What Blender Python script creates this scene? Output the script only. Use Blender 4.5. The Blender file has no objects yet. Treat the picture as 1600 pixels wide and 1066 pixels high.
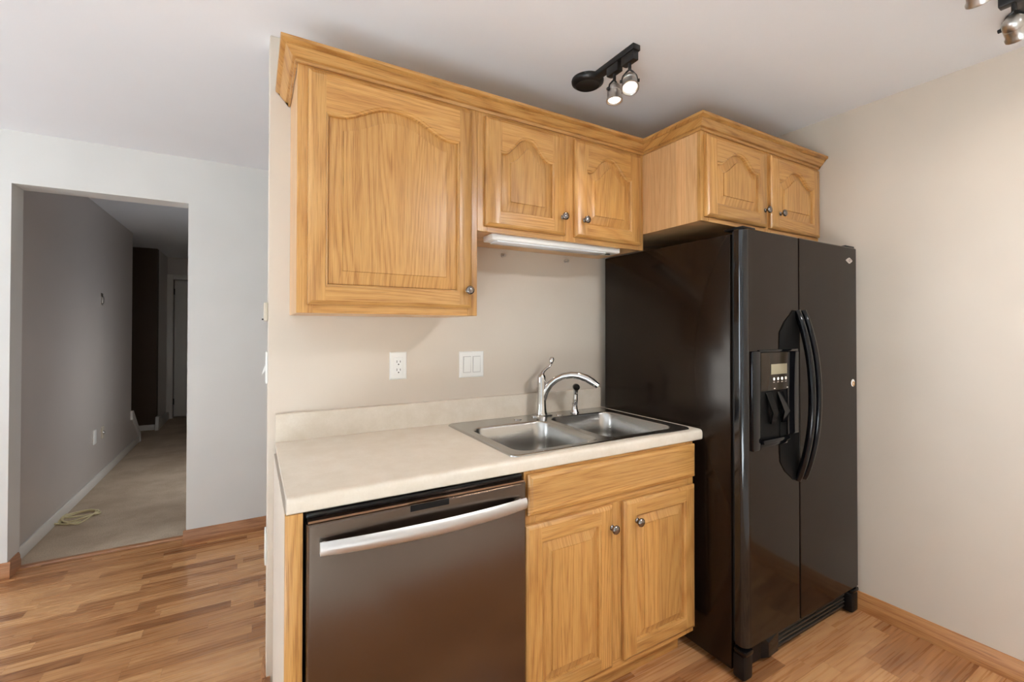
import bpy, bmesh, math, random
from mathutils import Vector, Matrix
random.seed(7)
SC = bpy.context.scene
COL = SC.collection
PI = math.pi

# ------------------------------------------------------------------ camera
def make_camera():
    yaw, pit, rol = math.radians(29.962), math.radians(.5523), math.radians(.0576)
    fw = Vector((math.sin(yaw)*math.cos(pit), math.cos(yaw)*math.cos(pit), math.sin(pit)))
    r = Vector((math.cos(yaw), -math.sin(yaw), 0)); u = r.cross(fw)
    r2 = r*math.cos(rol)+u*math.sin(rol); u2 = -r*math.sin(rol)+u*math.cos(rol)
    cd = bpy.data.cameras.new('camera'); co = bpy.data.objects.new('camera', cd); COL.objects.link(co)
    m = Matrix.Identity(4)
    for i in range(3):
        m[i][0], m[i][1], m[i][2] = r2[i], u2[i], -fw[i]
    m.translation = (-.049, -1.8308, 1.3195)
    co.matrix_world = m
    cd.sensor_fit = 'HORIZONTAL'; cd.sensor_width = 36; cd.lens = 703.4*36/1600
    cd.shift_y = -(533-508.218)/1600
    cd.clip_start = .02
    SC.camera = co
make_camera()

# ------------------------------------------------------------------ light and exposure
SC.view_settings.view_transform = 'Standard'
SC.view_settings.look = 'None'
SC.view_settings.gamma = 1
SC.view_settings.exposure = -0.76
SC.view_settings.use_curve_mapping = False
SC.cycles.use_denoising = True
SC.cycles.max_bounces = 10
SC.cycles.diffuse_bounces = 6
SC.cycles.sample_clamp_indirect = 0
W = bpy.data.worlds.new('world'); SC.world = W; W.use_nodes = True
W.node_tree.nodes['Background'].inputs[0].default_value = (.75, .87, 1, 1)
W.node_tree.nodes['Background'].inputs[1].default_value = 1.0

def area(name, loc, direction, sx, sy, power, col):
    l = bpy.data.lights.new(name, 'AREA'); l.shape = 'RECTANGLE'; l.size = sx; l.size_y = sy
    l.energy = power; l.color = col
    o = bpy.data.objects.new(name, l); COL.objects.link(o); o.location = loc
    o.rotation_euler = Vector(direction).to_track_quat('-Z', 'Y').to_euler()
    return o
# daylight for an unseen patio door and dining window, both added to supply light
area('added_patio_daylight', (-1.6, -3.36, 1.12), (0, 1, 0), 2.0, 1.9, 5, (.80, .90, 1))
area('hall_doorway_daylight', (-.24, 3.0, .85), (-1, .3, -.45), .9, 1.1, 6, (1, .96, .92))
area('added_dining_daylight', (-3.42, .40, 1.35), (1, -.1, 0), 1.3, 1.6, 95, (.80, .90, 1))
# sun through the added patio door: its patch on the pale carpet behind the camera lights the ceiling from below
sun = bpy.data.lights.new('sun', 'SUN'); sun.energy = 170; sun.angle = .01; sun.color = (.74, .88, 1)
so = bpy.data.objects.new('sun', sun); COL.objects.link(so); so.location = (-1.6, -6, 5)
so.rotation_euler = Vector((0, 1.0, -1.40)).to_track_quat('-Z', 'Y').to_euler()

# ------------------------------------------------------------------ colours and materials
def lin(r, g, b):
    f = lambda c: ((c/255+.055)/1.055)**2.4 if c/255 > .04045 else c/255/12.92
    return (f(r), f(g), f(b), 1)

class NT:
    def __init__(s, name):
        s.m = bpy.data.materials.new(name); s.m.use_nodes = True
        s.t = s.m.node_tree; s.p = s.t.nodes['Principled BSDF']
    def n(s, typ, **kw):
        nd = s.t.nodes.new(typ)
        for k, v in kw.items():
            setattr(nd, k, v)
        return nd
    def l(s, a, b): s.t.links.new(a, b)
    def math(s, op, a, b=None):
        nd = s.n('ShaderNodeMath', operation=op)
        for i, v in enumerate((a, b)):
            if v is None: continue
            if isinstance(v, (int, float)): nd.inputs[i].default_value = v
            else: s.l(v, nd.inputs[i])
        return nd.outputs[0]
    def comb(s, x, y, z):
        nd = s.n('ShaderNodeCombineXYZ')
        for i, v in enumerate((x, y, z)):
            if isinstance(v, (int, float)): nd.inputs[i].default_value = v
            else: s.l(v, nd.inputs[i])
        return nd.outputs[0]
    def noise(s, vec, scale, detail=3, rough=.55, dist=0):
        nd = s.n('ShaderNodeTexNoise'); nd.inputs['Scale'].default_value = scale
        nd.inputs['Detail'].default_value = detail; nd.inputs['Roughness'].default_value = rough
        nd.inputs['Distortion'].default_value = dist
        if vec is not None: s.l(vec, nd.inputs['Vector'])
        return nd.outputs['Fac']
    def ramp(s, fac, stops):
        nd = s.n('ShaderNodeValToRGB'); e = nd.color_ramp.elements
        while len(e) < len(stops): e.new(.5)
        for i, (p, c) in enumerate(stops):
            e[i].position = p; e[i].color = c if len(c) == 4 else (*c, 1)
        s.l(fac, nd.inputs[0]); return nd.outputs[0]
    def mix(s, fac, a, b, mode='MIX'):
        nd = s.n('ShaderNodeMix', data_type='RGBA', blend_type=mode)
        for sock, v in ((nd.inputs[0], fac), (nd.inputs[6], a), (nd.inputs[7], b)):
            if isinstance(v, (int, float)): sock.default_value = v
            elif isinstance(v, tuple): sock.default_value = v
            else: s.l(v, sock)
        return nd.outputs[2]
    def bump(s, h, strength, dist=.001):
        nd = s.n('ShaderNodeBump'); nd.inputs['Strength'].default_value = strength
        nd.inputs['Distance'].default_value = dist
        s.l(h, nd.inputs['Height']); s.l(nd.outputs[0], s.p.inputs['Normal'])
    def set(s, **kw):
        for k, v in kw.items():
            k = k.replace('_', ' ')
            if hasattr(v, 'is_linked') or hasattr(v, 'links'): s.l(v, s.p.inputs[k])
            else: s.p.inputs[k].default_value = v
        return s

def plain(name, col, rough=.5, metal=0, ior=1.5, **kw):
    t = NT(name); t.set(Base_Color=col, Roughness=rough, Metallic=metal, IOR=ior, **kw)
    return t.m

def paint(name, col, rough=.6, bump=.06, scale=260, mottling=.03):
    t = NT(name); co = t.n('ShaderNodeTexCoord').outputs['Object']
    n1 = t.noise(co, 2.2, 2)
    dark = tuple(c*(1-mottling*2) for c in col[:3])+(1,)
    t.set(Base_Color=t.ramp(n1, [(.3, dark), (.7, col)]), Roughness=rough)
    t.bump(t.noise(co, scale, 2), bump, .0006)
    return t.m

def oak(name, axis, base, light, dark, rough=.33, boards=.155, contrast=1.0):
    """honey oak: grain along the given axis, cathedral figure, pores, glued-up boards"""
    t = NT(name)
    co = t.n('ShaderNodeTexCoord').outputs['Object']
    rnd = t.n('ShaderNodeObjectInfo').outputs['Random']
    sep = t.n('ShaderNodeSeparateXYZ'); t.l(co, sep.inputs[0])
    X, Y, Z = sep.outputs
    if axis == 'z_side':
        X, axis = t.math('ADD', X, Y), 'z'
    al = {'x': X, 'y': Y, 'z': Z}[axis]
    ac = {'x': t.math('ADD', Z, t.math('MULTIPLY', Y, .25)), 'y': t.math('ADD', X, Z), 'z': t.math('ADD', X, t.math('MULTIPLY', Y, .25))}[axis]
    ac = t.math('ADD', ac, t.math('MULTIPLY', rnd, 7.3))
    al = t.math('ADD', al, t.math('MULTIPLY', rnd, 11.7))
    bid = t.math('FLOOR', t.math('DIVIDE', ac, boards))
    wn = t.n('ShaderNodeTexWhiteNoise', noise_dimensions='1D'); t.l(bid, wn.inputs['W'])
    al2 = t.math('ADD', al, t.math('MULTIPLY', wn.outputs['Value'], 9.0))
    # cathedral figure: slow noise in stretched space drives ring bands
    v = t.comb(ac, t.math('MULTIPLY', wn.outputs['Value'], 5.0), t.math('MULTIPLY', al2, .085))
    slow = t.noise(v, 6.0, 1.5, .45, .15)
    rings = t.math('SINE', t.math('MULTIPLY', slow, 150.0))
    rings = t.math('POWER', t.math('ADD', t.math('MULTIPLY', rings, .5), .5), .6)
    v2 = t.comb(ac, 0.0, t.math('MULTIPLY', al2, .03))
    streak = t.noise(v2, 210, 4, .65)
    v3 = t.comb(ac, 3.0, t.math('MULTIPLY', al2, .018))
    pores = t.noise(v3, 520, 2, .5)
    tone = t.math('ADD', t.math('MULTIPLY', rings, .20*contrast), t.math('MULTIPLY', streak, .80))
    col = t.ramp(tone, [(.22, dark), (.50, base), (.80, light)])
    pf = t.ramp(pores, [(.54, (0, 0, 0)), (.66, (1, 1, 1))])
    col = t.mix(t.math('MULTIPLY', pf, .40*contrast), col, tuple(c*.52 for c in dark[:3])+(1,))
    hue = t.math('ADD', t.math('MULTIPLY', wn.outputs['Value'], .22), .89)
    col = t.mix(1.0, col, t.comb(hue, hue, hue), 'MULTIPLY')
    t.set(Base_Color=col, Roughness=rough)
    t.p.inputs['Coat Weight'].default_value = .25; t.p.inputs['Coat Roughness'].default_value = .22
    t.bump(pores, .10, .0005)
    return t.m

OB, OL, OD = lin(193, 142, 78), lin(208, 162, 99), lin(154, 99, 46)
M = {}
M['oak_v'] = oak('oak_grain_upright', 'z', OB, OL, OD)
M['oak_h'] = oak('oak_grain_across', 'x', OB, OL, OD)
M['oak_y'] = oak('oak_grain_deep', 'y', OB, OL, OD)
M['oak_side'] = oak('oak_side_panel', 'z_side', lin(218, 172, 120), lin(230, 190, 142), lin(200, 148, 95), .4, .06, .8)
M['oak_base'] = oak('oak_baseboard', 'x', lin(160, 108, 68), lin(182, 130, 88), lin(122, 74, 42), .4, .5, 1.3)
M['oak_base_y'] = oak('oak_baseboard_deep', 'y', lin(184, 126, 74), lin(204, 150, 96), lin(146, 88, 46), .4, .5, 1.3)
M['wall'] = paint('beige_wall_paint', lin(214, 202, 187), .55)
M['wall_far'] = paint('daylit_wall_paint', lin(222, 221, 217), .5)  # same paint as the kitchen, cooler daylight put into the colour
M['wall_hall'] = paint('hall_grey_paint', lin(196, 188, 182), .34, mottling=.02)
M['ceiling'] = paint('ceiling_paint', lin(235, 236, 239), .8, .05, 180, .01)
M['unlit_wall'] = paint('unlit_recess_paint', lin(70, 48, 30), .6)  # gloom of the unlit stairwell put into the wall colour
M['white_trim'] = plain('white_trim_paint', lin(225, 222, 216), .35)
M['white_plastic'] = plain('white_plastic', lin(238, 238, 234), .3)
M['dark_slot'] = plain('dark_slot', lin(40, 38, 36), .5)
M['beige_plastic'] = plain('beige_plastic', lin(205, 195, 178), .4)
M['black_metal'] = plain('black_track_metal', lin(26, 24, 23), .38)
M['chrome'] = plain('chrome', (.62, .61, .60, 1), .07, 1)
M['pewter'] = plain('pewter_knob_metal', (.25, .23, .22, 1), .22, 1)
M['nickel'] = plain('brushed_nickel', (.56, .54, .51, 1), .32, 1)
M['black_gloss'] = plain('gloss_black_trim', (.004, .004, .005, 1), .09, 0, 1.38)
M['black_edge'] = plain('gloss_black_door_edge', (.005, .005, .006, 1), .10, 0, 1.6)
M['black_matte'] = plain('matte_black_plastic', (.007, .006, .006, 1), .38, 0, 1.3)
M['recess'] = plain('dull_black_recess', (.004, .004, .004, 1), .5, Specular_IOR_Level=.12)
M['rubber'] = plain('black_rubber', (.01, .01, .01, 1), .6)
M['bulb'] = plain('lamp_lens', (1, .96, .88, 1), .3, Emission_Color=(1, .95, .86, 1), Emission_Strength=6.0)
M['lit_shade'] = plain('added_lamp_shade', (1, 1, 1, 1), .4, Emission_Color=(.95, .97, 1, 1), Emission_Strength=4.0)
M['cord'] = plain('cream_cord', lin(222, 210, 168), .5)
M['lcd'] = plain('grey_lcd', lin(150, 142, 118), .25)
M['control'] = plain('brown_control_panel', lin(44, 35, 25), .25, 0, 1.35)
M['badge'] = plain('silver_badge', lin(205, 195, 185), .3, .3)

def counter_mat():
    t = NT('cream_speckled_laminate'); co = t.n('ShaderNodeTexCoord').outputs['Object']
    a = t.noise(co, 14, 4, .6); b = t.noise(co, 160, 2, .6)
    c = t.mix(t.math('MULTIPLY', b, .5), t.ramp(a, [(.35, lin(218, 207, 190)), (.65, lin(228, 219, 205))]), lin(204, 192, 174))
    t.set(Base_Color=c, Roughness=.36); t.bump(b, .03, .0004); return t.m
M['counter'] = counter_mat()

def steel(name, col, rough, axis, strength=.5, wav=0):
    t = NT(name); co = t.n('ShaderNodeTexCoord').outputs['Object']
    mp = t.n('ShaderNodeMapping'); t.l(co, mp.inputs[0])
    mp.inputs['Scale'].default_value = {'x': (3, 400, 400), 'y': (400, 3, 400), 'z': (400, 400, 3)}[axis]
    b = t.noise(mp.outputs[0], 1, 3, .6)
    t.set(Base_Color=col, Metallic=1.0, Roughness=t.math('ADD', t.math('MULTIPLY', b, .06), rough-.03))
    if wav:
        mp2 = t.n('ShaderNodeMapping'); t.l(co, mp2.inputs[0]); mp2.inputs['Scale'].default_value = (7, 1, .8)
        w = t.noise(mp2.outputs[0], 1, 1, .4)
        t.bump(t.math('ADD', t.math('MULTIPLY', b, .0), t.math('MULTIPLY', w, wav)), 1.0, .01)
    else:
        t.bump(b, .06*strength, .0006)
    t.p.inputs['Anisotropic'].default_value = .5
    return t.m
M['steel_sink'] = steel('brushed_sink_steel', (.46, .45, .43, 1), .24, 'x')
M['steel_door'] = steel('dark_stainless', (.165, .132, .110, 1), .25, 'z', .4, .10)
M['steel_handle'] = steel('satin_handle_steel', (.62, .61, .60, 1), .46, 'x')

def fridge_front():
    t = NT('gloss_black_fridge_door'); co = t.n('ShaderNodeTexCoord').outputs['Object']
    t.set(Base_Color=(.009, .0055, .0038, 1), Roughness=.10, IOR=1.34, Specular_Tint=(1, .80, .64, 1))
    t.bump(t.noise(co, 5, 1), .04, .01); return t.m
def fridge_side():
    t = NT('textured_black_fridge_side'); co = t.n('ShaderNodeTexCoord').outputs['Object']
    sm = t.noise(co, 6, 4, .65, 1.2)
    t.set(Base_Color=(.010, .006, .004, 1), Roughness=t.ramp(sm, [(.45, (.16, .16, .16)), (.75, (.20, .20, .20))]), IOR=1.34, Specular_Tint=(1, .84, .70, 1))
    t.bump(t.noise(co, 500, 2), .03, .0006); return t.m
M['fridge_front'] = fridge_front(); M['fridge_side'] = fridge_side()

def floor_mat():
    t = NT('oak_strip_laminate'); co = t.n('ShaderNodeTexCoord').outputs['Object']
    sep = t.n('ShaderNodeSeparateXYZ'); t.l(co, sep.inputs[0]); X, Y = sep.outputs[0], sep.outputs[1]
    w, L = .0635, .42
    row = t.math('FLOOR', t.math('DIVIDE', Y, w))
    wr = t.n('ShaderNodeTexWhiteNoise', noise_dimensions='1D'); t.l(row, wr.inputs['W'])
    xs = t.math('ADD', X, t.math('MULTIPLY', wr.outputs['Value'], 3.7))
    colm = t.math('FLOOR', t.math('DIVIDE', xs, L))
    wc = t.n('ShaderNodeTexWhiteNoise', noise_dimensions='2D'); t.l(t.comb(row, colm, 0.0), wc.inputs['Vector'])
    pid = wc.outputs['Value']
    v = t.comb(t.math('MULTIPLY', t.math('ADD', xs, t.math('MULTIPLY', pid, 13.0)), .13), t.math('ADD', Y, t.math('MULTIPLY', pid, 3.0)), pid)
    slow = t.noise(v, 8, 2, .5, .5)
    rings = t.math('ADD', t.math('MULTIPLY', t.math('SINE', t.math('MULTIPLY', slow, 70.0)), .5), .5)
    v2 = t.comb(t.math('MULTIPLY', t.math('ADD', xs, t.math('MULTIPLY', pid, 5.0)), .022), Y, pid)
    st = t.noise(v2, 110, 3, .55, .15)
    tone = t.math('ADD', t.math('MULTIPLY', pid, .56), t.math('ADD', t.math('MULTIPLY', rings, .14), t.math('MULTIPLY', st, .46)))
    c = t.ramp(tone, [(.26, lin(138, 90, 54)), (.55, lin(178, 125, 80)), (.90, lin(206, 156, 106))])
    # fine joints
    fy = t.math('FRACT', t.math('DIVIDE', Y, w)); fx = t.math('FRACT', t.math('DIVIDE', xs, L))
    jy = t.math('LESS_THAN', fy, .018); jx = t.math('LESS_THAN', fx, .003)
    j = t.math('MAXIMUM', jy, jx)
    c = t.mix(t.math('MULTIPLY', j, .35), c, lin(80, 48, 26))
    t.set(Base_Color=c, Roughness=t.math('ADD', t.math('MULTIPLY', st, .12), .22), IOR=1.5)
    t.bump(st, .04, .0006); return t.m
M['floor'] = floor_mat()

def carpet_mat():
    t = NT('beige_carpet_pile'); co = t.n('ShaderNodeTexCoord').outputs['Object']
    a = t.noise(co, 3.5, 4, .6); b = t.noise(co, 110, 3, .7)
    c = t.mix(t.math('MULTIPLY', b, .75), t.ramp(a, [(.36, lin(200, 180, 156)), (.62, lin(228, 210, 186))]), lin(150, 130, 106))
    t.set(Base_Color=c, Roughness=.95); t.bump(b, 1.0, .006); return t.m
M['carpet'] = carpet_mat()
M['carpet_pale'] = paint('pale_bounce_carpet', lin(215, 210, 204), .95, .6, 300)  # unseen carpet, pale so the sun bounce on the ceiling stays neutral

# ------------------------------------------------------------------ mesh helpers
class B:
    def __init__(s): s.bm = bmesh.new()
    def box(s, lo, hi, bev=0, seg=2):
        g = bmesh.ops.create_cube(s.bm, size=1)
        vs = g['verts']
        for v in vs:
            for i in range(3):
                v.co[i] = lo[i] if v.co[i] < 0 else hi[i]
        if bev:
            es = list({e for v in vs for e in v.link_edges})
            bmesh.ops.bevel(s.bm, geom=es, offset=bev, segments=seg, affect='EDGES', profile=.5)
        return s
    def loops(s, loops, cap0=False, cap1=False, closed=True):
        rows = [[s.bm.verts.new(p) for p in L] for L in loops]
        n = len(rows[0])
        for a, b in zip(rows, rows[1:]):
            for i in range(n if closed else n-1):
                j = (i+1) % n
                try: s.bm.faces.new((a[i], a[j], b[j], b[i]))
                except ValueError: pass
        for c, rw in ((cap0, rows[0]), (cap1, rows[-1])):
            if c:
                f = s.bm.faces.new(rw); bmesh.ops.triangulate(s.bm, faces=[f])
        return s
    def lathe(s, prof, origin, axis, n=24):
        ax = Vector(axis).normalized(); a = ax.orthogonal().normalized(); b = ax.cross(a); o = Vector(origin)
        L = [[o+ax*h+(a*math.cos(2*PI*k/n)+b*math.sin(2*PI*k/n))*max(r, 1e-4) for k in range(n)] for r, h in prof]
        return s.loops(L, True, True)
    def tube(s, pts, rad, n=12):
        pts = [Vector(p) for p in pts]; L = []
        up = None
        for i, p in enumerate(pts):
            t = (pts[min(i+1, len(pts)-1)]-pts[max(i-1, 0)]).normalized()
            if up is None: up = t.orthogonal().normalized()
            up = (up-t*up.dot(t)).normalized(); bb = t.cross(up)
            r = rad[i] if isinstance(rad, (list, tuple)) else rad
            ra, rb = r if isinstance(r, (list, tuple)) else (r, r)
            L.append([p+up*math.cos(2*PI*k/n)*ra+bb*math.sin(2*PI*k/n)*rb for k in range(n)])
        return s.loops(L, True, True)
    def prism(s, poly, axis, a0, a1):
        mk = {'x': lambda p, a: (a, p[0], p[1]), 'y': lambda p, a: (p[0], a, p[1]), 'z': lambda p, a: (p[0], p[1], a)}[axis]
        return s.loops([[mk(p, a0) for p in poly], [mk(p, a1) for p in poly]], True, True)
    def build(s, name, mat, parent=None, label=None, smooth=35):
        bmesh.ops.remove_doubles(s.bm, verts=s.bm.verts, dist=1e-6)
        bmesh.ops.recalc_face_normals(s.bm, faces=s.bm.faces)
        me = bpy.data.meshes.new(name)
        org = Vector((0, 0, 0)); q = parent
        while q is not None:
            org += Vector(q.location); q = q.parent
        for v in s.bm.verts: v.co -= org
        s.bm.to_mesh(me); s.bm.free()
        me.polygons.foreach_set('use_smooth', [True]*len(me.polygons))
        me.set_sharp_from_angle(angle=math.radians(smooth))
        me.materials.append(M[mat] if isinstance(mat, str) else mat)
        o = bpy.data.objects.new(name, me); COL.objects.link(o)
        if parent is not None: o.parent = parent
        if label: o['label'] = label
        return o

def thing(name, label, cat, loc, group=None):
    o = bpy.data.objects.new(name, None); COL.objects.link(o); o.location = loc
    o.empty_display_size = .05
    o['label'] = label; o['category'] = cat
    if group: o['group'] = group
    return o
def tag(o, label, cat, group=None):
    o['label'] = label; o['category'] = cat
    if group: o['group'] = group
    return o
def struct(name, b, mat, parent=None, label=None):
    o = b.build(name, mat, parent)
    if parent is None:
        o['kind'] = 'structure'
        if label: o['label'] = label
    return o

# ------------------------------------------------------------------ the room
H = 2.38                     # ceiling height
XR = 2.445                   # right wall
FY, FB = 1.5745, 1.72        # far wall, front and back
OX0, OX1, OZ = -1.166, -.396, 2.098
XL, YR = -3.5, -3.4          # left and rear walls
struct('floor_living', B().box((XL-.1, YR-.1, -.05), (XR, -2.0, 0)), 'carpet_pale', label='unseen carpet behind the kitchen, made pale to bounce sunlight')
struct('floor', B().box((XL, -2.0, -.05), (XR, 1.70, 0)), 'floor', label='oak strip laminate floor of the kitchen and dining area')
struct('floor_hall', B().box((-2.5, 1.70, -.05), (0, 6.6, 0)), 'carpet', label='worn beige carpet of the hallway')
struct('ceiling', B().box((XL-.1, YR-.1, H), (XR+.1, 6.7, H+.05)), 'ceiling', label='plain off-white ceiling')
struct('wall_right', B().box((XR, YR, 0), (XR+.1, FB, H)), 'wall', label='beige wall right of the refrigerator')
struct('wall_back', B().box((0, 0, 0), (XR, .115, H), .004), 'wall', label='beige kitchen wall behind the cabinets with a free left end')
b = B().box((XL, FY, 0), (OX0, FB, H)).box((OX1, FY, 0), (XR, FB, H)).box((OX0, FY, OZ), (OX1, FB, H))
struct('wall_far', b, 'wall_far', label='wall with the hallway opening, cool daylight put into its colour')
# left and rear walls with the added, unseen windows
wy0, wy1, wz0, wz1 = -.45, 1.25, .7, 2.0
b = B().box((XL-.1, YR, 0), (XL, wy0, H)).box((XL-.1, wy1, 0), (XL, FB, H)).box((XL-.1, wy0, 0), (XL, wy1, wz0)).box((XL-.1, wy0, wz1), (XL, wy1, H))
struct('wall_left', b, 'wall_far', label='dining wall with an added window, cool daylight put into its colour')
px0, px1, pz1 = -2.6, -.6, 2.07
b = B().box((XL-.1, YR-.1, 0), (px0, YR, H)).box((px1, YR-.1, 0), (XR+.1, YR, H)).box((px0, YR-.1, pz1), (px1, YR, H))
struct('wall_rear', b, 'wall', label='beige rear wall with an added patio door')
t = NT('window_glass'); tr = t.n('ShaderNodeBsdfTransparent'); gl = t.n('ShaderNodeBsdfGlossy'); gl.inputs['Roughness'].default_value = 0
mx = t.n('ShaderNodeMixShader'); mx.inputs[0].default_value = .06; t.l(tr.outputs[0], mx.inputs[1]); t.l(gl.outputs[0], mx.inputs[2])
t.l(mx.outputs[0], t.t.nodes['Material Output'].inputs['Surface']); M['glass'] = t.m
b = B()
for z in (wz0, wz1-.05): b.box((XL-.08, wy0, z), (XL-.02, wy1, z+.05))
for y in (wy0, (wy0+wy1)/2-.025, wy1-.05): b.box((XL-.08, y, wz0+.05), (XL-.02, y+.05, wz1-.05))
w1 = struct('added_window_1', b, 'white_trim', label='white framed dining window out of view, added for daylight')
struct('pane', B().box((XL-.055, wy0+.04, wz0+.04), (XL-.045, wy1-.04, wz1-.04)), 'glass', w1)
b = B()
for z in (0.0, pz1-.06): b.box((px0, YR-.08, z), (px1, YR-.02, z+.06))
for x in (px0, (px0+px1)/2-.04, px1-.06): b.box((x, YR-.08, .06), (x+.06, YR-.02, pz1-.06))
w2 = struct('added_window_2', b, 'white_trim', label='white framed sliding patio door out of view, added for sun and daylight')
struct('pane', B().box((px0+.05, YR-.055, .05), (px1-.05, YR-.045, pz1-.05)), 'glass', w2)
# hallway shell
b = B().prism([(1.72, 0), (4.93, 0), (4.93, .06), (4.56, .39), (4.56, H), (1.72, H)], 'x', -1.31, -1.2)
struct('wall_hall', b, 'wall_hall', label='grey semi-gloss hallway wall')
struct('wall_stairwell', B().box((-2.5, 1.72, 0), (-2.4, 5.64, H)).box((-2.5, 5.64, 0), (-1.14, 5.76, H)), 'unlit_wall', label='wall of the unlit recess off the hallway, its darkness put into the colour')
struct('wall_hall_side', B().box((-1.26, 5.76, 0), (-1.14, 6.45, H)), 'wall_hall', label='short grey wall beside the hallway door')
b = B().box((-1.26, 6.45, 0), (-1.065, 6.55, H)).box((-.26, 6.45, 0), (-.1, 6.55, H)).box((-1.065, 6.45, 2.06), (-.26, 6.55, H)).box((-1.3, 6.551, 0), (-.1, 6.6, H))  # last box, behind the door, added to block leaking sky light
struct('wall_hall_end', b, 'wall_hall', label='grey end wall of the hallway around the white door')
struct('wall_hall_right', B().box((-.2, FB, 0), (-.1, 2.5, H)).box((-.2, 3.5, 0), (-.1, 6.45, H)).box((-.2, 2.5, 2.0), (-.1, 3.5, H)), 'wall_hall', label='grey right wall of the hallway')
d1 = struct('door_1', B().box((-1.055, 6.47, .025), (-.27, 6.51, 2.05), .003), 'white_trim', label='plain white door closing the hallway')
for z in (1.83, .2): B().box((-1.064, 6.452, z), (-1.05, 6.47, z+.09)).build('hinge', 'dark_slot', d1)
b = B().box((-1.15, 6.43, 0), (-1.068, 6.45, 2.13), .006).box((-.26, 6.43, 0), (-.21, 6.45, 2.13), .006).box((-1.068, 6.43, 2.055), (-.26, 6.45, 2.13), .006)
struct('trim_1', b, 'white_trim', label='white casing around the hallway door')
struct('trim_2', B().prism([(4.53, .325), (4.53, .42), (4.57, .42), (4.96, .095), (4.96, 0), (4.925, 0), (4.925, .07), (4.56, .36)], 'x', -1.315, -1.18), 'white_trim', label='white sloping skirt at the end of the hallway wall')
struct('baseboard_hall', B().box((-1.2, 1.72, 0), (-1.186, 4.92, .075), .004), 'white_trim', label='white baseboard along the hallway wall')
struct('baseboard_stairwell', B().box((-2.4, 5.62, 0), (-1.15, 5.64, .07), .004), 'white_trim', label='white baseboard under the darkened recess wall')
struct('baseboard_hall_side', B().prism([(5.56, 0), (5.60, .17), (5.72, .17), (5.86, .1), (6.42, .1), (6.42, 0)], 'x', -1.14, -1.105), 'white_trim', label='white baseboard block beside the hallway door')

def baseboard_profile(h=.085, t=.014):
    return [(0, 0), (t, 0), (t, h*.55), (t*.75, h*.62), (t*.7, h*.82), (t*.35, h*.93), (t*.3, h), (0, h)]
def base_x(b, x0, x1, y, sgn=-1): return b.prism([(y+sgn*p, z) for p, z in baseboard_profile()], 'x', x0, x1)
def base_y(b, y0, y1, x, sgn=-1): return b.prism([(x+sgn*p, z) for p, z in baseboard_profile()], 'y', y0, y1)
b = base_x(B(), XL, OX0+.014, FY); base_x(b, OX1-.014, XR, FY); base_y(b, FY, 1.70, OX0, 1); base_y(b, FY, 1.70, OX1, -1)
struct('baseboard_far', b, 'oak_base', label='oak baseboard along the far wall, turning into the opening')
struct('baseboard_right', base_y(B(), YR, -.02, XR, -1), 'oak_base_y', label='oak baseboard along the right wall')
b = base_y(B(), -.012, .127, 0, -1); base_x(b, -.012, .012, 0, -1)
struct('baseboard_back', b, 'oak_base', label='oak baseboard around the free end of the kitchen wall')
struct('trim_3', B().prism([(1.672, 0), (1.677, .009), (1.69, .012), (1.705, .010), (1.712, 0)], 'x', OX0+.014, OX1-.014), 'oak_base', label='thin oak threshold strip between laminate and carpet')

# ------------------------------------------------------------------ cabinet pieces
def knob(x, z, y, parent, axis=(0, -1, 0)):
    b = B().lathe([(.0095, 0), (.0095, .002), (.0055, .004), (.005, .011), (.009, .014), (.0145, .017), (.0160, .021), (.0145, .025), (.009, .0275), (.0001, .0285)], (x, y, z), axis, 20)
    return b.build('knob', 'pewter', parent, 'round dark pewter knob', 60)

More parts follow.
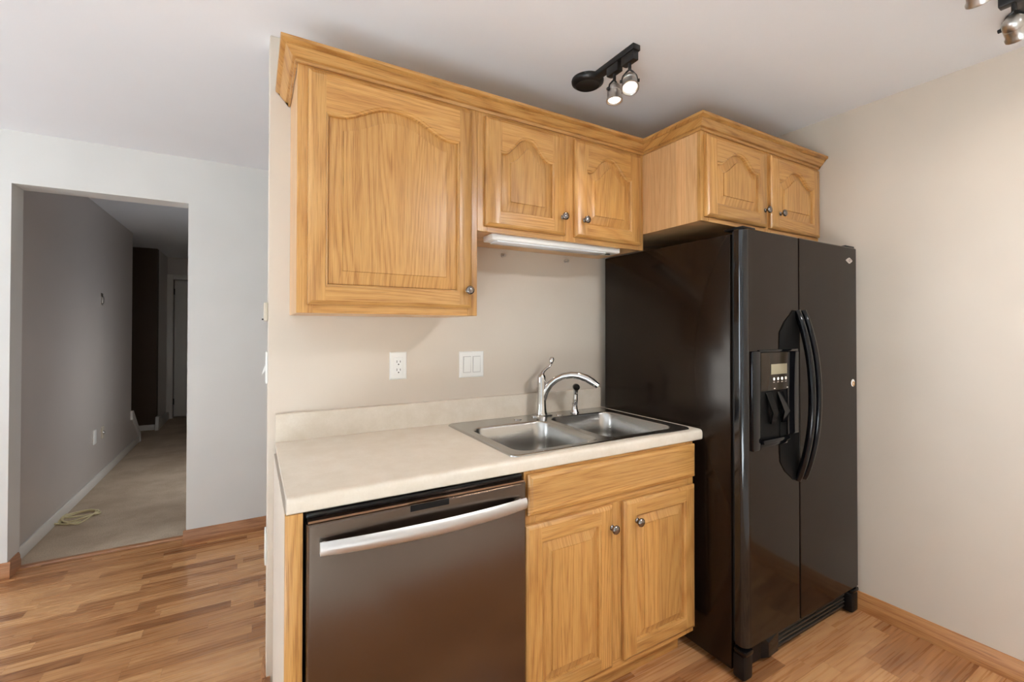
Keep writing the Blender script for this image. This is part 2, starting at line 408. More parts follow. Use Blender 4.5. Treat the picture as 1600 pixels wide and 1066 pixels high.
def arch(u):
    t = min(abs(2*u-1)/.84, 1)**1.25
    return .5*(1+math.cos(PI*t))
def door(parent, x0, x1, z0, z1, yf, stile, brail, trail, A, bevel=.036, N=36):
    """raised panel door facing -y; A is the rise of the arch (0 for a square panel)"""
    xl, xr, zb = x0+stile, x1-stile, z0+brail
    zt = z1-trail-A
    def outer(i, d):
        L = [(x0+i, yf+d, z0+i), (x1-i, yf+d, z0+i)]
        for k in range(N+1):
            u = 1-k/N; L.append((x0+i+(x1-x0-2*i)*u, yf+d, z1-i))
        return L
    fx = lambda x: zt+A*arch(min(1, max(0, (x-xl)/(xr-xl))))
    def inner(e, d):
        L = [(xl+e, yf+d, zb+e), (xr-e, yf+d, zb+e)]
        top = lambda x: min(fx(x+e*q/10)-e*math.sqrt(1-(q/10)**2) for q in range(-10, 11)) if A else zt-e
        for k in range(N+1):
            u = 1-k/N; x = xl+e+(xr-xl-2*e)*u; L.append((x, yf+d, top(x)))
        return L
    frame = B().loops([outer(0, .019), outer(0, .007), outer(.003, .004), outer(.009, .0015), outer(.012, 0)], True, False)
    Q = lambda *p: frame.bm.faces.new([frame.bm.verts.new(v) for v in p])
    o_, top_z = .012, z1-.012
    for xa, xb in ((x0+o_, xl), (xr, x1-o_)): Q((xa, yf, z0+o_), (xb, yf, z0+o_), (xb, yf, top_z), (xa, yf, top_z))
    Q((xl, yf, z0+o_), (xr, yf, z0+o_), (xr, yf, zb), (xl, yf, zb))
    it = inner(0, 0)[2:]
    for p, q in zip(it, it[1:]): Q(q, p, (p[0], yf, top_z), (q[0], yf, top_z))
    frame.loops([inner(0, 0), inner(.0015, .0028), inner(.003, .0030), inner(.007, .0055), inner(.0075, .0085), inner(.010, .0160)])
    dr = frame.build('door', 'oak_v', parent, None, 28)
    dr.data.materials.append(M['oak_h'])
    org = Vector(parent.location)
    for f in dr.data.polygons:
        cc = f.center+org
        if xl+.004 < cc.x < xr-.004 and cc.y < yf+.0165 and (cc.z < zb+.0085 or cc.z > zt+A*arch((cc.x-xl)/(xr-xl))-.012): f.material_index = 1
    panel = B().loops([inner(.0075, .0160), inner(.0105, .0135), inner(.0105+bevel*.5, .0095), inner(.0105+bevel, .0045), inner(.0117+bevel, .0008)], False, True)
    panel.build('raised_panel', 'oak_v', dr, None, 20)
    return dr

def face_frame(parent, x0, x1, z0, z1, yf, ys, openings):
    """face frame with stiles and rails around the door openings"""
    b = B(); xs = sorted({x0, x1, *[o[0] for o in openings], *[o[1] for o in openings]})
    edges = [x0]+[v for o in openings for v in o[:2]]+[x1]
    for i in range(0, len(edges), 2): b.box((edges[i], yf, z0), (edges[i+1], ys, z1), .0012, 1)
    for o in openings:
        b.box((o[0], yf, z0), (o[1], ys, o[2])); b.box((o[0], yf, o[3]), (o[1], ys, z1))
    return frame_grain(b.build('face_frame', 'oak_v', parent), parent, [(o[0], o[1]) for o in openings])

def frame_grain(o, parent, spans):
    """rails between the stiles carry horizontal grain"""
    o.data.materials.append(M['oak_h'])
    for f in o.data.polygons:
        x = f.center.x+parent.location.x
        if any(a < x < b for a, b in spans): f.material_index = 1
    return o

UY, UZT = -.316, 2.146
YD = UY-.0195
# big wall cabinet
c = thing('wall_cabinet', 'tall single-door oak wall cabinet with arched panel, left of the others', 'cabinet', (.37, -.16, 1.370))
B().box((.068, -.298, 1.370), (.672, -.002, UZT)).build('carcass', 'oak_side', c)
face_frame(c, .066, .674, 1.370, UZT, UY, -.298, [(.112, .634, 1.408, 2.105)])
d = door(c, .096, .646, 1.397, 2.122, YD, .050, .056, .064, .060, .040)
knob(.628, 1.461, YD, d)
# small double wall cabinet
c = thing('wall_cabinet', 'short two-door oak wall cabinet over the sink', 'cabinet', (1.10, -.16, 1.688))
B().box((.675, -.298, 1.692), (1.531, -.002, UZT)).build('carcass', 'oak_side', c)
face_frame(c, .6745, 1.532, 1.688, UZT, UY, -.298, [(.716, 1.056, 1.722, 2.105), (1.134, 1.490, 1.722, 2.105)])
for x0, x1, kx in ((.703, 1.072, 1.054), (1.122, 1.502, 1.168)):
    d = door(c, x0, x1, 1.709, 2.120, YD, .060, .056, .048, .072, .034)
    knob(kx, 1.782, YD, d)
# cabinet over the refrigerator
FYF = -.628
c = thing('wall_cabinet', 'deep two-door oak cabinet above the black refrigerator', 'cabinet', (1.99, -.31, 1.766))
B().box((1.534, -.610, 1.766), (2.441, -.002, UZT)).build('carcass', 'oak_side', c)
face_frame(c, 1.533, 2.443, 1.766, UZT, FYF, -.610, [(1.580, 1.948, 1.800, 2.105), (2.028, 2.400, 1.800, 2.105)])
for x0, x1, kx in ((1.553, 1.972, 1.950), (2.004, 2.428, 2.070)):
    d = door(c, x0, x1, 1.784, 2.122, FYF-.0195, .060, .054, .044, .060, .032)
    knob(kx, 1.857, FYF-.0195, d)
# crown moulding over all three
PR = [(0, 2.134), (.006, 2.134), (.007, 2.141), (.004, 2.1425), (.005, 2.1455), (.014, 2.147), (.022, 2.153), (.029, 2.163), (.034, 2.167), (.031, 2.1685), (.031, 2.1725), (.040, 2.1745), (.047, 2.178), (.048, 2.187), (.045, 2.189), (0, 2.189)]
def crown(o, z):
    y1, y2 = UY-.0005, FYF-.0005
    return [(.0655-o, -.002, z), (.0655-o, y1-o, z), (1.5325-o, y1-o, z), (1.5325-o, y2-o, z), (2.443, y2-o, z)]
b = B(); pl = [crown(o, z) for o, z in PR]
b.loops([[pl[k][i] for k in range(len(PR))] for i in range(5)], True, True)
tag(b.build('crown_molding', 'oak_h', None, None, 25), 'oak crown moulding running along the tops of the wall cabinets', 'moulding')
# under cabinet light
c = thing('under_cabinet_light', 'white slim strip light fixed under the short wall cabinet', 'light fixture', (1.08, -.24, 1.688))
B().box((.748, -.294, 1.668), (1.408, -.215, 1.6915), .004).build('housing', 'white_plastic', c)
B().box((.775, -.286, 1.662), (1.33, -.223, 1.670), .003).build('diffuser', plain('ribbed_diffuser', lin(228, 230, 232), .15), c)
B().box((1.355, -.262, 1.664), (1.378, -.250, 1.6685), .002).build('switch', 'black_matte', c)
# wall screws
for x, z, lb in ((.955, 1.664, 'small metal screw in the wall under the left half of the strip light'), (1.316, 1.666, 'small metal screw in the wall under the right end of the strip light')):
    c = B().lathe([(.009, 0), (.008, .003), (.004, .004), (.0035, .018), (.007, .019), (.007, .022), (.0001, .023)], (x, 0, z), (0.1, -1, -.1), 12).build('wall_screw', 'nickel')
    tag(c, lb, 'screw', 'screws left in the wall below the cabinet')

# ------------------------------------------------------------------ base run
CZ, CT = .9155, .873
c = thing('end_panel', 'oak end panel and filler strip at the left side of the dishwasher', 'cabinet panel', (.04, -.31, 0))
B().box((.0205, -.612, 0), (.030, -.002, .8725)).build('side_panel', 'wall', c, 'beige painted side')
B().box((.0205, -.628, 0), (.060, -.612, .8725), .0015).build('filler', 'oak_v', c)

BY = -.620
c = thing('sink_base_cabinet', 'oak base cabinet under the sink with two doors and a false drawer front', 'cabinet', (1.09, -.31, 0))
B().box((.694, -.602, .11), (.710, -.002, .872)).box((1.472, -.602, .11), (1.488, -.002, .872)).box((.710, -.602, .11), (1.472, -.002, .126)).box((.710, -.016, .126), (1.472, -.004, .66)).build('carcass', 'oak_side', c)
b = B()
b.box((.692, BY, .112), (.735, -.602, .8725), .0012, 1).box((1.447, BY, .112), (1.489, -.602, .8725), .0012, 1).box((1.036, BY, .145), (1.116, -.602, .705))
b.box((.735, BY, .112), (1.447, -.602, .1445)).box((.735, BY, .7055), (1.447, -.602, .74)).box((.735, BY, .69), (1.036, -.602, .7055)).box((1.116, BY, .69), (1.447, -.602, .7055)).box((.735, BY, .855), (1.447, -.602, .8725))
frame_grain(b.build('face_frame', 'oak_v', c), c, [(.74, 1.03), (1.085, 1.1), (1.12, 1.44)])
def rect(x0, x1, z0, z1, i, y): return [(x0+i, y, z0+i), (x1-i, y, z0+i), (x1-i, y, z1-i), (x0+i, y, z1-i)]
B().loops([rect(.701, 1.484, .735, .864, i, y) for i, y in ((0, BY-.001), (0, BY-.012), (.004, BY-.016), (.011, BY-.0185), (.013, BY-.020))], True, True).build('drawer_front', 'oak_h', c, None, 25)
for x0, x1, kx in ((.692, 1.048, 1.040), (1.103, 1.480, 1.160)):
    d = door(c, x0, x1, .140, .705, BY-.0205, .055, .046, .056, 0, .030, 4)
    knob(kx, .629, BY-.0205, d)
B().box((.694, -.545, 0), (1.488, -.530, .11)).build('toe_kick', 'oak_h', c)

# dishwasher
c = thing('dishwasher', 'stainless dishwasher with a bowed bar handle under the counter', 'dishwasher', (.376, -.31, 0))
B().box((.066, -.600, .10), (.687, -.03, .868)).build('tub', 'black_matte', c)
y0, y1 = -.648, -.602
b = B().loops([rect(.0665, .6865, .105, .848, i, y) for i, y in ((0, y1), (0, y0+.012), (.002, y0+.005), (.006, y0+.001), (.010, y0), (.30, y0-.0003))], True, True)
dr = b.build('door', 'steel_door', c, None, 30)
B().box((.070, -.640, .8482), (.683, -.604, .8535)).build('top_edge', plain('brown_reflection_edge', lin(150, 120, 98), .3, 1), c)  # brown reflection along the top lip, put into its colour
B().box((.068, -.622, .8537), (.685, -.601, .867), .002).build('control_strip', 'black_gloss', c)
B().box((.320, -.6490, .831), (.430, -.6472, .8475)).build('vent_notch', 'black_matte', dr, 'dark latch notch')
N = 28; L = []
for k in range(N+1):
    u = k/N; x = .094+(.672-.094)*u
    s = 1-(2*u-1)**2
    yy = y0-.019-.026*s; hz = .0165+.0035*s
    L.append([(x, yy+a, .794+h) for a, h in ((.007, -hz*.8), (-.002, -hz), (-.007, -hz*.7), (-.009, 0), (-.007, hz*.7), (-.002, hz), (.007, hz*.8))])
hb = B().loops(L, True, True).build('handle', 'steel_handle', dr, 'bright satin bowed handle', 50)
for x in (.104, .662): B().tube([(x, y0+.001, .794), (x, y0-.022, .794)], .009, 12).build('handle_post', 'steel_handle', hb)
B().box((.072, -.560, .0), (.681, -.545, .10)).build('toe_panel', 'black_matte', c)

# countertop
c = thing('countertop', 'cream laminate countertop with a backsplash lip, holding the sink', 'countertop', (.78, -.31, CT))
x0, x1 = .024, 1.5345
sx0, sx1, sy0, sy1 = .680, 1.486, -.588, -.062
b = B()
nose = [(-.590, CT+.002), (-.624, CT), (-.630, CT+.004), (-.6315, CT+.012), (-.6315, CZ-.014), (-.629, CZ-.006), (-.624, CZ-.0015), (-.616, CZ), (-.590, CZ)]
b.prism(nose, 'x', x0, x1)
b.box((x0, -.590, CZ-.019), (sx0, -.002, CZ)).box((sx1, -.590, CZ-.019), (x1, -.002, CZ))
b.box((sx0, sy1, CZ-.019), (sx1, -.002, CZ)).box((sx0, -.590, CZ-.019), (sx1, sy0, CZ))
b.build('slab', 'counter', c)
bs = [(-.0025, CZ+.0002), (-.020, CZ+.0002), (-.020, CZ+.092), (-.018, CZ+.098), (-.014, CZ+.1), (-.0025, CZ+.1)]
B().prism(bs, 'x', x0, 1.531).build('backsplash', 'counter', c)

# sink
c = thing('kitchen_sink', 'double-bowl stainless sink set into the cream countertop', 'sink', (1.08, -.33, CZ))
def rrect(x0, x1, y0, y1, r, z, m=6):
    L = []
    for cx, cy, a0 in ((x1-r, y1-r, 0), (x0+r, y1-r, 90), (x0+r, y0+r, 180), (x1-r, y0+r, 270)):
        for k in range(m+1):
            a = math.radians(a0+90*k/m); L.append((cx+r*math.cos(a), cy+r*math.sin(a), z))
    return L
def cell(x0, x1, y0, y1, z, m=6):
    L = []
    for cx, cy in ((x1, y1), (x0, y1), (x0, y0), (x1, y0)): L += [(cx, cy, z)]*(m+1)
    return L
RX0, RX1, RY0, RY1 = .662, 1.502, -.606, -.046
ZD = CZ+.0058
b = B()
b.loops([rrect(RX0, RX1, RY0, RY1, .025, CZ+.0003), rrect(RX0+.001, RX1-.001, RY0+.001, RY1-.001, .025, CZ+.004), rrect(RX0+.006, RX1-.006, RY0+.006, RY1-.006, .022, CZ+.0065), rrect(RX0+.012, RX1-.012, RY0+.012, RY1-.012, .02, CZ+.006), rrect(RX0+.018, RX1-.018, RY0+.018, RY1-.018, .018, ZD)])
bowls = [(.702, 1.064, -.575, -.178), (1.092, 1.450, -.575, -.150)]
xm = 1.078; i0 = .018
cells = [(RX0+i0, xm, RY0+i0, RY1-i0), (xm, RX1-i0, RY0+i0, RY1-i0)]
for bw, ce in zip(bowls, cells):
    b.loops([cell(*ce, ZD), rrect(*bw, .055, ZD)])
# corner fillers of the deck inside the rounded rim
b.build('deck', 'steel_sink', c, None, 40)
for (a0, a1, b0, b1) in bowls:
    g = B(); L = []
    for i, z, r in ((0, ZD, .055), (.003, ZD-.002, .055), (.006, ZD-.008, .053), (.012, ZD-.09, .055), (.018, ZD-.145, .06), (.028, ZD-.165, .065), (.045, ZD-.176, .07), (.08, ZD-.180, .06)):
        L.append(rrect(a0+i, a1-i, b0+i, b1-i, r, z))
    g.loops(L, False, True)
    bo = g.build('bowl', 'steel_sink', c, None, 50)
    cx, cy = (a0+a1)/2, (b0+b1)/2+.02
    B().lathe([(.044, 0), (.044, .003), (.040, .005), (.034, .003), (.030, -.004 + .005), (.0001, .001)], (cx, cy, ZD-.1800), (0, 0, 1), 24).build('drain', 'chrome', bo)
for x, y in ((.972, -.112), (1.195, -.118)):
    B().lathe([(.017, 0), (.017, .002), (.012, .005), (.0001, .006)], (x, y, ZD), (0, 0, 1), 20).build('hole_cover', 'chrome', c)

# faucet
fx, fy, fz = 1.112, -.092, ZD+.0002
c = thing('faucet', 'chrome single-lever kitchen faucet with an arched spout behind the sink', 'faucet', (fx, fy, fz))
b = B()
b.loops([rrect(fx-.055, fx+.055, fy-.026, fy+.026, .025, fz), rrect(fx-.055, fx+.055, fy-.026, fy+.026, .025, fz+.004), rrect(fx-.05, fx+.05, fy-.021, fy+.021, .02, fz+.008)], True, True)
b.build('base_plate', 'chrome', c, None, 50)
B().lathe([(.028, 0), (.028, .006), (.0245, .014), (.0225, .03), (.0205, .07), (.0200, .12), (.0205, .150), (.0205, .153), (.0195, .156), (.0195, .172), (.016, .184), (.009, .190), (.0001, .192)], (fx, fy, fz+.004), (0, 0, 1), 28).build('body', 'chrome', c, None, 50)
dx, dy = .757, -.653
sp = [(.004, .070), (.018, .112), (.040, .146), (.068, .170), (.100, .184), (.138, .190), (.172, .187), (.205, .176), (.232, .160), (.256, .142)]
pts = [(fx+dx*m, fy+dy*m, fz+h) for m, h in sp]
B().tube(pts, [.017, .0165, .016, .0155, .0155, .016, .0165, .017, .0165, .0135], 18).build('spout', 'chrome', c, None, 50)
hd = B().tube([(fx, fy, fz+.185), (fx+.010, fy+.001, fz+.203), (fx+.028, fy+.002, fz+.216), (fx+.045, fy+.003, fz+.224), (fx+.054, fy+.003, fz+.236)], [.012, .008, .006, .0055, .006], 12).build('lever', 'chrome', c, None, 50)
B().lathe([(.005, -.002), (.009, .006), (.0115, .016), (.0115, .024), (.008, .032), (.0001, .035)], (fx+.054, fy+.003, fz+.236), (.25, 0, 1), 16).build('lever_tip', 'chrome', hd, None, 60)
# side sprayer
qx, qy = 1.293, -.106
c = thing('side_sprayer', 'chrome side sprayer with a black head standing right of the faucet', 'sprayer', (qx, qy, fz))
B().lathe([(.021, 0), (.021, .004), (.017, .008), (.0145, .020), (.0125, .032), (.0135, .046), (.0001, .047)], (qx, qy, fz), (0, 0, 1), 20).build('holder', 'chrome', c, None, 50)
B().lathe([(.011, .044), (.0125, .055), (.0105, .075), (.0105, .10), (.013, .112), (.0001, .116)], (qx, qy, fz), (.05, -.02, 1), 18).build('body', 'chrome', c, None, 50)
B().lathe([(.010, -.016), (.0155, -.010), (.0165, .006), (.0150, .012), (.0001, .0125)], (qx+.006, qy-.004, fz+.122), (-.35, -.85, -.05), 20).build('spray_head', 'black_gloss', c, 'round black spray head', 50)

# ------------------------------------------------------------------ refrigerator
FX0, FX1 = 1.538, 2.418
c = thing('refrigerator', 'black side-by-side refrigerator with an ice and water dispenser', 'refrigerator', (1.98, -.41, 0))
B().box((FX0, -.754, .025), (FX1, -.045, 1.688), .004).build('body', 'fridge_side', c)
FF = -.812      # door front
def fdoor(x0, x1, name, rl, rr):
    L = []
    def outline(z, i):
        P = [(x0+i, -.768, z)]
        for k in range(9):
            a = PI/2*k/8; P.append((x0+i+(rl)*(1-math.cos(a)), FF+rl*.85*(1-math.sin(a))+i, z))
        for k in range(9):
            a = PI/2*(1-k/8); P.append((x1-i-rr*(1-math.cos(a)), FF+rr*.85*(1-math.sin(a))+i, z))
        P.append((x1-i, -.768, z)); return P
    b = B().loops([outline(.128, .004), outline(.132, 0), outline(1.697, 0), outline(1.701, .004)], True, True)
    o = b.build(name, 'fridge_front', c, None, 40)
    o.data.materials.append(M['black_edge'])
    for f in o.data.polygons:
        if (rl > .01 and f.center.x+c.location.x < x0+rl*.8) or (rr > .01 and f.center.x+c.location.x > x1-rr*.8): f.material_index = 1
    return o
SPX = 1.907
d1 = fdoor(FX0+.001, SPX-.0045, 'freezer_door', .030, .003)
d2 = fdoor(SPX+.0045, FX1, 'fridge_door', .003, .028)
B().box((FX0+.012, -.767, .132), (SPX-.01, -.755, 1.695)).build('gasket', 'rubber', d1)
B().box((SPX+.01, -.767, .132), (FX1-.012, -.755, 1.695)).build('gasket', 'rubber', d2)
for x0, x1 in ((FX0+.01, FX0+.09), (FX1-.09, FX1-.008)):
    B().box((x0, -.800, 1.7025), (x1, -.72, 1.712), .003).build('hinge_cover', 'black_matte', c)
# bowed handles
def handle(xc, parent):
    N = 30; pts = []; rad = []
    for k in range(N+1):
        u = k/N; z = .705+(1.398-.705)*u
        s = 1-abs(2*u-1)**2.2
        pts.append((xc, FF-.004-.056*s, z)); rad.append((.0155 if 0 < k < N else .010, .013))
    h = B().tube(pts, rad, 12).build('handle', 'black_gloss', parent, None, 60)
    for z, t in ((.735, 1), (1.368, -1)):
        pass
    return h
handle(1.884, d1); handle(1.931, d2)
# leaf shaped recess plate behind the freezer handle
P = []
for k in range(17):
    u = k/16; z = .71+(1.395-.71)*u
    s = min(1, (1-abs(2*u-1))/.30); s = math.sin(s*PI/2)
    P.append((1.858-.098*s, z))
P += [(1.900, 1.395), (1.900, .71)]
B().prism(P, 'y', FF-.0035, FF+.002).build('handle_recess', 'recess', d1, 'leaf shaped black recess')
# dispenser
dp = B()
dp.box((1.571, FF-.012, .862), (1.622, FF+.004, 1.238), .006).box((1.622, FF-.006, 1.232), (1.888, FF+.004, 1.242), .002)
dp.box((1.806, FF-.009, .90), (1.888, FF+.004, 1.232), .004)
dp.box((1.622, FF-.008, .868), (1.806, FF+.004, .884), .003)
ds = dp.build('dispenser', 'black_gloss', c, 'gloss black dispenser surround')
B().box((1.624, FF-.010, 1.084), (1.805, FF+.003, 1.231), .002).build('control_panel', 'control', ds, 'brown-grey control panel')
B().box((1.689, FF-.0112, 1.146), (1.797, FF-.0095, 1.186), .0005).build('display', 'lcd', ds, 'pale grey display')
for k in range(4):
    x = 1.708+.027*k
    B().lathe([(.0062, 0), (.0062, .0012), (.0001, .0016)], (x, FF-.0100, 1.128), (0, -1, 0), 12).build('button', 'white_plastic', ds)
    B().box((x-.006, FF-.0106, 1.1145), (x+.006, FF-.0098, 1.1165)).build('button_caption', 'badge', ds)
for x in (1.712, 1.800): B().box((x-.005, FF-.0106, 1.0895), (x+.004, FF-.0098, 1.0925)).build('button_caption', 'badge', ds)
# alcove, built as a shallow black basin with paddles standing out of it
B().box((1.624, FF-.0012, .884), (1.806, FF+.003, 1.083)).build('alcove', 'recess', ds)
for x in (1.665, 1.742):
    B().loops([[(x, FF-.004, 1.075), (x+.040, FF-.004, 1.075), (x+.040, FF-.0015, 1.075), (x, FF-.0015, 1.075)],
               [(x+.012, FF-.026, 1.0), (x+.048, FF-.026, 1.0), (x+.048, FF-.018, 1.0), (x+.012, FF-.018, 1.0)],
               [(x+.022, FF-.012, .955), (x+.050, FF-.012, .955), (x+.050, FF-.004, .955), (x+.022, FF-.004, .955)]], True, True).build('paddle', 'black_gloss' if x > 1.7 else 'recess', ds)
B().box((1.626, FF-.020, .884), (1.804, FF-.0012, .900), .004).build('drip_tray', 'black_gloss', ds)
# badge and sticker
P = [(2.330+.026*math.cos(a)*(1.0 if math.cos(a) > 0 else 1.15), 1.638+.014*math.sin(a)*(1-.55*abs(math.cos(a)))) for a in [2*PI*k/24 for k in range(24)]]
lg = B().prism(P, 'y', FF-.002, FF+.001).build('logo_badge', 'badge', d2, 'small silver oval badge')
B().tube([(2.334+.009*math.cos(a), FF-.0022, 1.638+.005*math.sin(a)) for a in [2*PI*k/14 for k in range(12)]], .0009, 6).build('logo_mark', 'dark_slot', lg)
st = B().lathe([(.017, 0), (.017, .0008), (.0001, .001)], (2.359, FF+.0002, 1.074), (0, -1, 0), 20).build('sticker', 'white_plastic', d2, 'small round white and gold sticker')
B().tube([(2.362+.008*math.cos(a), FF-.0012, 1.070+.009*math.sin(a)) for a in [2*PI*k/14 for k in range(15)]], .0022, 6).build('sticker_ring', plain('gold_print', lin(190, 140, 70), .35, .6), st)
# base grille
b = B().box((FX0+.012, -.770, .018), (FX1-.012, -.756, .118), .003)
gr = b.build('base_grille', 'black_matte', c)
for k in range(5):
    z = .036+.017*k
    B().box((1.80, -.781, z), (2.34, -.770, z+.008), .002).build('slat', plain('grille_slat', (.03, .026, .022, 1), .4) if k == 0 else bpy.data.materials['grille_slat'], gr)
B().loops([[(1.70, -.770, .020), (1.80, -.770, .020), (1.80, -.770, .112), (1.70, -.770, .112)], [(1.72, -.790, .028), (1.795, -.784, .026), (1.795, -.784, .100), (1.72, -.790, .085)]], True, True).build('lever_cover', 'black_gloss', gr)
for x0, x1, nm in ((FX0-.002, FX0+.055, 'left'), (FX1-.065, FX1-.004, 'right')):
    f = B().box((x0, -.806, .008), (x1, -.757, .100), .010).build('foot_cover', 'black_matte', c)
    B().box((x0+.001, -.812, .101), (x1-.004, -.76, .122), .008).build('hinge_bracket', 'black_gloss', f)
for x in (1.62, 2.34):
    B().lathe([(.02, 0), (.02, .024)], (x, -.15, 0), (0, 0, 1), 14).build('roller', 'black_matte', c)

# ------------------------------------------------------------------ plates on walls
def plate_y(b, x0, x1, z0, z1, y=0, t=.006):
    return b.loops([rect(x0, x1, z0, z1, 0, y), rect(x0, x1, z0, z1, 0, y-t*.4), rect(x0, x1, z0, z1, .004, y-t)], True, True)
c = thing('wall_outlet', 'white duplex outlet on the beige wall above the counter', 'outlet', (.468, 0, 1.172))
plate_y(B(), .433, .503, 1.115, 1.228).build('cover_plate', 'white_plastic', c)
r_ = B().box((.450, -.0085, 1.137), (.486, -.005, 1.206), .0012).build('receptacle', 'white_plastic', c)
for z in (1.188, 1.155):
    for x, h in ((.461, .005), (.475, .004)): B().box((x-.0011, -.0088, z-h), (x+.0011, -.0083, z+h)).build('slot', 'dark_slot', r_)
    B().lathe([(.0028, 0), (.0028, .0005)], (.468, -.0083, z-.011), (0, -1, 0), 10).build('slot', 'dark_slot', r_)
c = thing('light_switch', 'white double rocker switch on the wall near the faucet', 'switch', (.797, 0, 1.165))
plate_y(B(), .738, .856, 1.107, 1.222).build('cover_plate', 'white_plastic', c)
for x in (.774, .820):
    k = B().loops([rect(x-.0165, x+.0165, 1.131, 1.198, 0, -.0058), [(x-.0165, -.0075, 1.131), (x+.0165, -.0075, 1.131), (x+.0165, -.0105, 1.198), (x-.0165, -.0105, 1.198)]], True, True).build('rocker', 'white_plastic', c)
    B().box((x-.0190, -.0066, 1.1285), (x+.0190, -.0056, 1.2005)).build('rocker_gap', plain('grey_shadow_gap', lin(196, 195, 192), .5) if x < .8 else bpy.data.materials['grey_shadow_gap'], k)
# on the free end of the kitchen wall
c = thing('thermostat', 'small beige thermostat high on the free end of the kitchen wall', 'thermostat', (0, .055, 1.383))
B().box((-.014, .020, 1.349), (-.0002, .090, 1.417), .004).build('housing', 'beige_plastic', c)
B().box((-.020, .04, 1.353), (-.0142, .052, 1.358), .001).build('lever', 'dark_slot', c)
c = thing('light_switch', 'white toggle switch on the free end of the kitchen wall', 'switch', (0, .055, 1.18))
B().box((-.0065, .020, 1.123), (-.0002, .090, 1.236), .002).build('cover_plate', 'white_plastic', c)
B().prism([(-.0066, 1.17), (-.018, 1.152), (-.018, 1.158), (-.0066, 1.19)], 'y', .050, .060).build('toggle', 'white_plastic', c)
c = thing('wall_outlet', 'white outlet low on the free end of the kitchen wall', 'outlet', (0, .055, .527))
B().box((-.0065, .020, .470), (-.0002, .090, .583), .002).build('cover_plate', 'white_plastic', c)
# hallway wall
c = B().box((-1.1998, 3.17, .350), (-1.190, 3.25, .470), .002).build('wall_plate', 'white_plastic'); tag(c, 'white cover plate low on the hallway wall, the nearer of two', 'wall plate')
c = thing('wall_jack', 'small round-holed cable plate low on the hallway wall, farther of two', 'wall plate', (-1.2, 3.45, .40))
B().box((-1.1998, 3.42, .350), (-1.193, 3.49, .455), .002).build('cover_plate', 'beige_plastic', c)
B().lathe([(.016, 0), (.014, .006), (.006, .012), (.0001, .013)], (-1.193, 3.455, .40), (1, 0, 0), 14).build('jack', 'nickel', c)
c = thing('thermostat', 'narrow pale wall bracket at eye height on the hallway wall', 'wall bracket', (-1.2, 3.40, 1.58))
B().box((-1.1998, 3.37, 1.53), (-1.196, 3.43, 1.635), .001).build('bracket_plate', 'nickel', c)
B().box((-1.196, 3.385, 1.545), (-1.185, 3.41, 1.60), .002).build('bracket_arm', 'nickel', c)
c.name = 'wall_bracket'
# cable on the carpet
P = []
for k in range(150):
    u = k/149; a = u*2*PI*3.4+2.6
    rx = .088+.020*math.sin(a*.61); ry = .095+.045*math.sin(a*.37+1)
    P.append((-1.085+rx*math.cos(a)+.012*math.sin(2.3*a), 2.42+ry*math.sin(a)+.04*math.sin(a*.2), .006+.010*(.5+.5*math.sin(a*1.3))))
P = [(-1.183, 2.30, .02), (-1.17, 2.33, .008)]+P
tag(B().tube(P, .0055, 6).build('cable', 'cord', None, None, 80), 'cream cable lying in loose loops on the hallway carpet', 'cable')

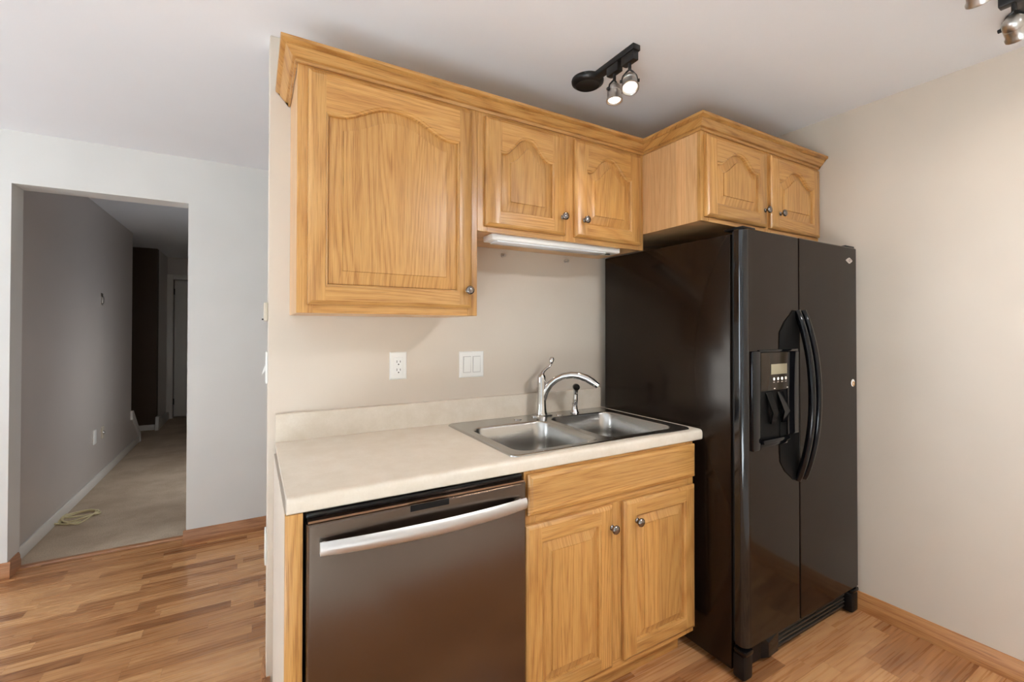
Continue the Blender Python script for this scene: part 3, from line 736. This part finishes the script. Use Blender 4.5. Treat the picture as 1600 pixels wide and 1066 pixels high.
# ------------------------------------------------------------------ track lights
def spot(parent, top, aim, power=18, lens_gap=.0):
    """one spotlight head: adapter on the track, stem, yoke and lamp holder aimed along aim"""
    x, y, z = top; a = Vector(aim).normalized()
    h = B().box((x-.014, y-.032, z-.034), (x+.014, y+.032, z), .003).tube([(x, y, z-.030), (x, y, z-.058)], .0065, 10)
    hd = h.build('spotlight_head', 'black_metal', parent)
    side = a.cross(Vector((0, 0, 1)))
    side = side.normalized() if side.length > .2 else Vector((1, 0, 0))
    piv = Vector((x, y, z-.100))
    b = B()
    for s in (-1, 1):
        b.tube([Vector((x, y, z-.056)), Vector((x, y, z-.064))+side*.010*s, Vector((x, y, z-.080))+side*.024*s, piv+side*.0295*s], .0035, 8)
        b.tube([piv+side*.027*s, piv+side*.036*s], .006, 10)
    b.build('yoke', 'black_metal', hd)
    base = piv-a*.022
    B().lathe([(.012, -.006), (.020, 0), (.026, .008), (.0275, .022), (.0275, .024), (.0262, .025), (.0262, .028), (.0275, .029), (.0285, .052), (.0325, .058), (.0325, .064), (.029, .0645), (.0235, .060), (.0225, .058), (.0001, .056)], base, a, 24).build('lamp_holder', 'nickel', hd, 'brushed nickel lamp holder', 40)
    B().lathe([(.0225, .0595), (.020, .0615), (.012, .0635), (.0001, .064)], base, a, 24).build('lens', 'bulb', hd, 'glowing white lens', 60)
    l = bpy.data.lights.new('spot_lamp', 'SPOT'); l.energy = power; l.color = (1, .82, .62); l.spot_size = math.radians(95); l.spot_blend = .8; l.shadow_soft_size = .025
    lo = bpy.data.objects.new('spot_lamp', l); COL.objects.link(lo); lo.parent = hd
    lo.location = base+a*.075-Vector(parent.location)
    lo.rotation_euler = a.to_track_quat('-Z', 'Y').to_euler()
    return hd

c = thing('added_ceiling_light', 'round white flush ceiling lamp behind the viewer, added to brighten the kitchen', 'ceiling lamp', (1.55, -2.35, H))  # unseen lamp, added to brighten counter, floor and right wall
B().lathe([(.17, 0), (.17, .025), (.16, .03), (.0001, .03)], (1.55, -2.35, H), (0, 0, -1), 40).build('base', 'white_plastic', c)
B().lathe([(.155, .030), (.150, .055), (.11, .085), (.05, .098), (.0001, .1)], (1.55, -2.35, H), (0, 0, -1), 40).build('shade', 'lit_shade', c, 'glowing opal shade of the added lamp', 60)
l = bpy.data.lights.new('added_ceiling_lamp', 'AREA'); l.shape = 'DISK'; l.size = .28; l.energy = 56; l.color = (.93, .96, 1)
lo = bpy.data.objects.new('added_ceiling_lamp', l); COL.objects.link(lo); lo.parent = c; lo.location = (0, 0, -.105)

c = thing('track_light', 'black ceiling track light with a round canopy and two lit spots, over the sink', 'track light', (1.18, -.45, H))
B().lathe([(.066, 0), (.068, .006), (.066, .016), (.056, .024), (.050, .027), (.046, .024), (.0001, .023)], (1.176, -.345, H), (0, 0, -1), 32).build('canopy', 'black_metal', c, None, 40)
B().box((1.161, -.625, H-.022), (1.197, -.360, H-.0005), .002).build('track', 'black_metal', c)
spot(c, (1.179, -.505, H-.022), (-.05, -.06, -1), 9)
spot(c, (1.179, -.588, H-.022), (-.28, -.34, -.90), 9)
c = thing('track_light', 'black track light with lit nickel spots near the right wall', 'track light', (1.85, -1.41, H))
B().lathe([(.066, 0), (.068, .006), (.066, .016), (.056, .024), (.050, .027), (.046, .024), (.0001, .023)], (2.19, -1.41, H), (0, 0, -1), 32).build('canopy', 'black_metal', c, None, 40)
B().box((1.60, -1.428, H-.022), (2.16, -1.392, H-.0005), .002).build('track', 'black_metal', c)
spot(c, (1.975, -1.41, H-.022), (.75, -.10, -.60), 1.2)
spot(c, (1.66, -1.41, H-.022), (.70, .05, -.62), 1.2)
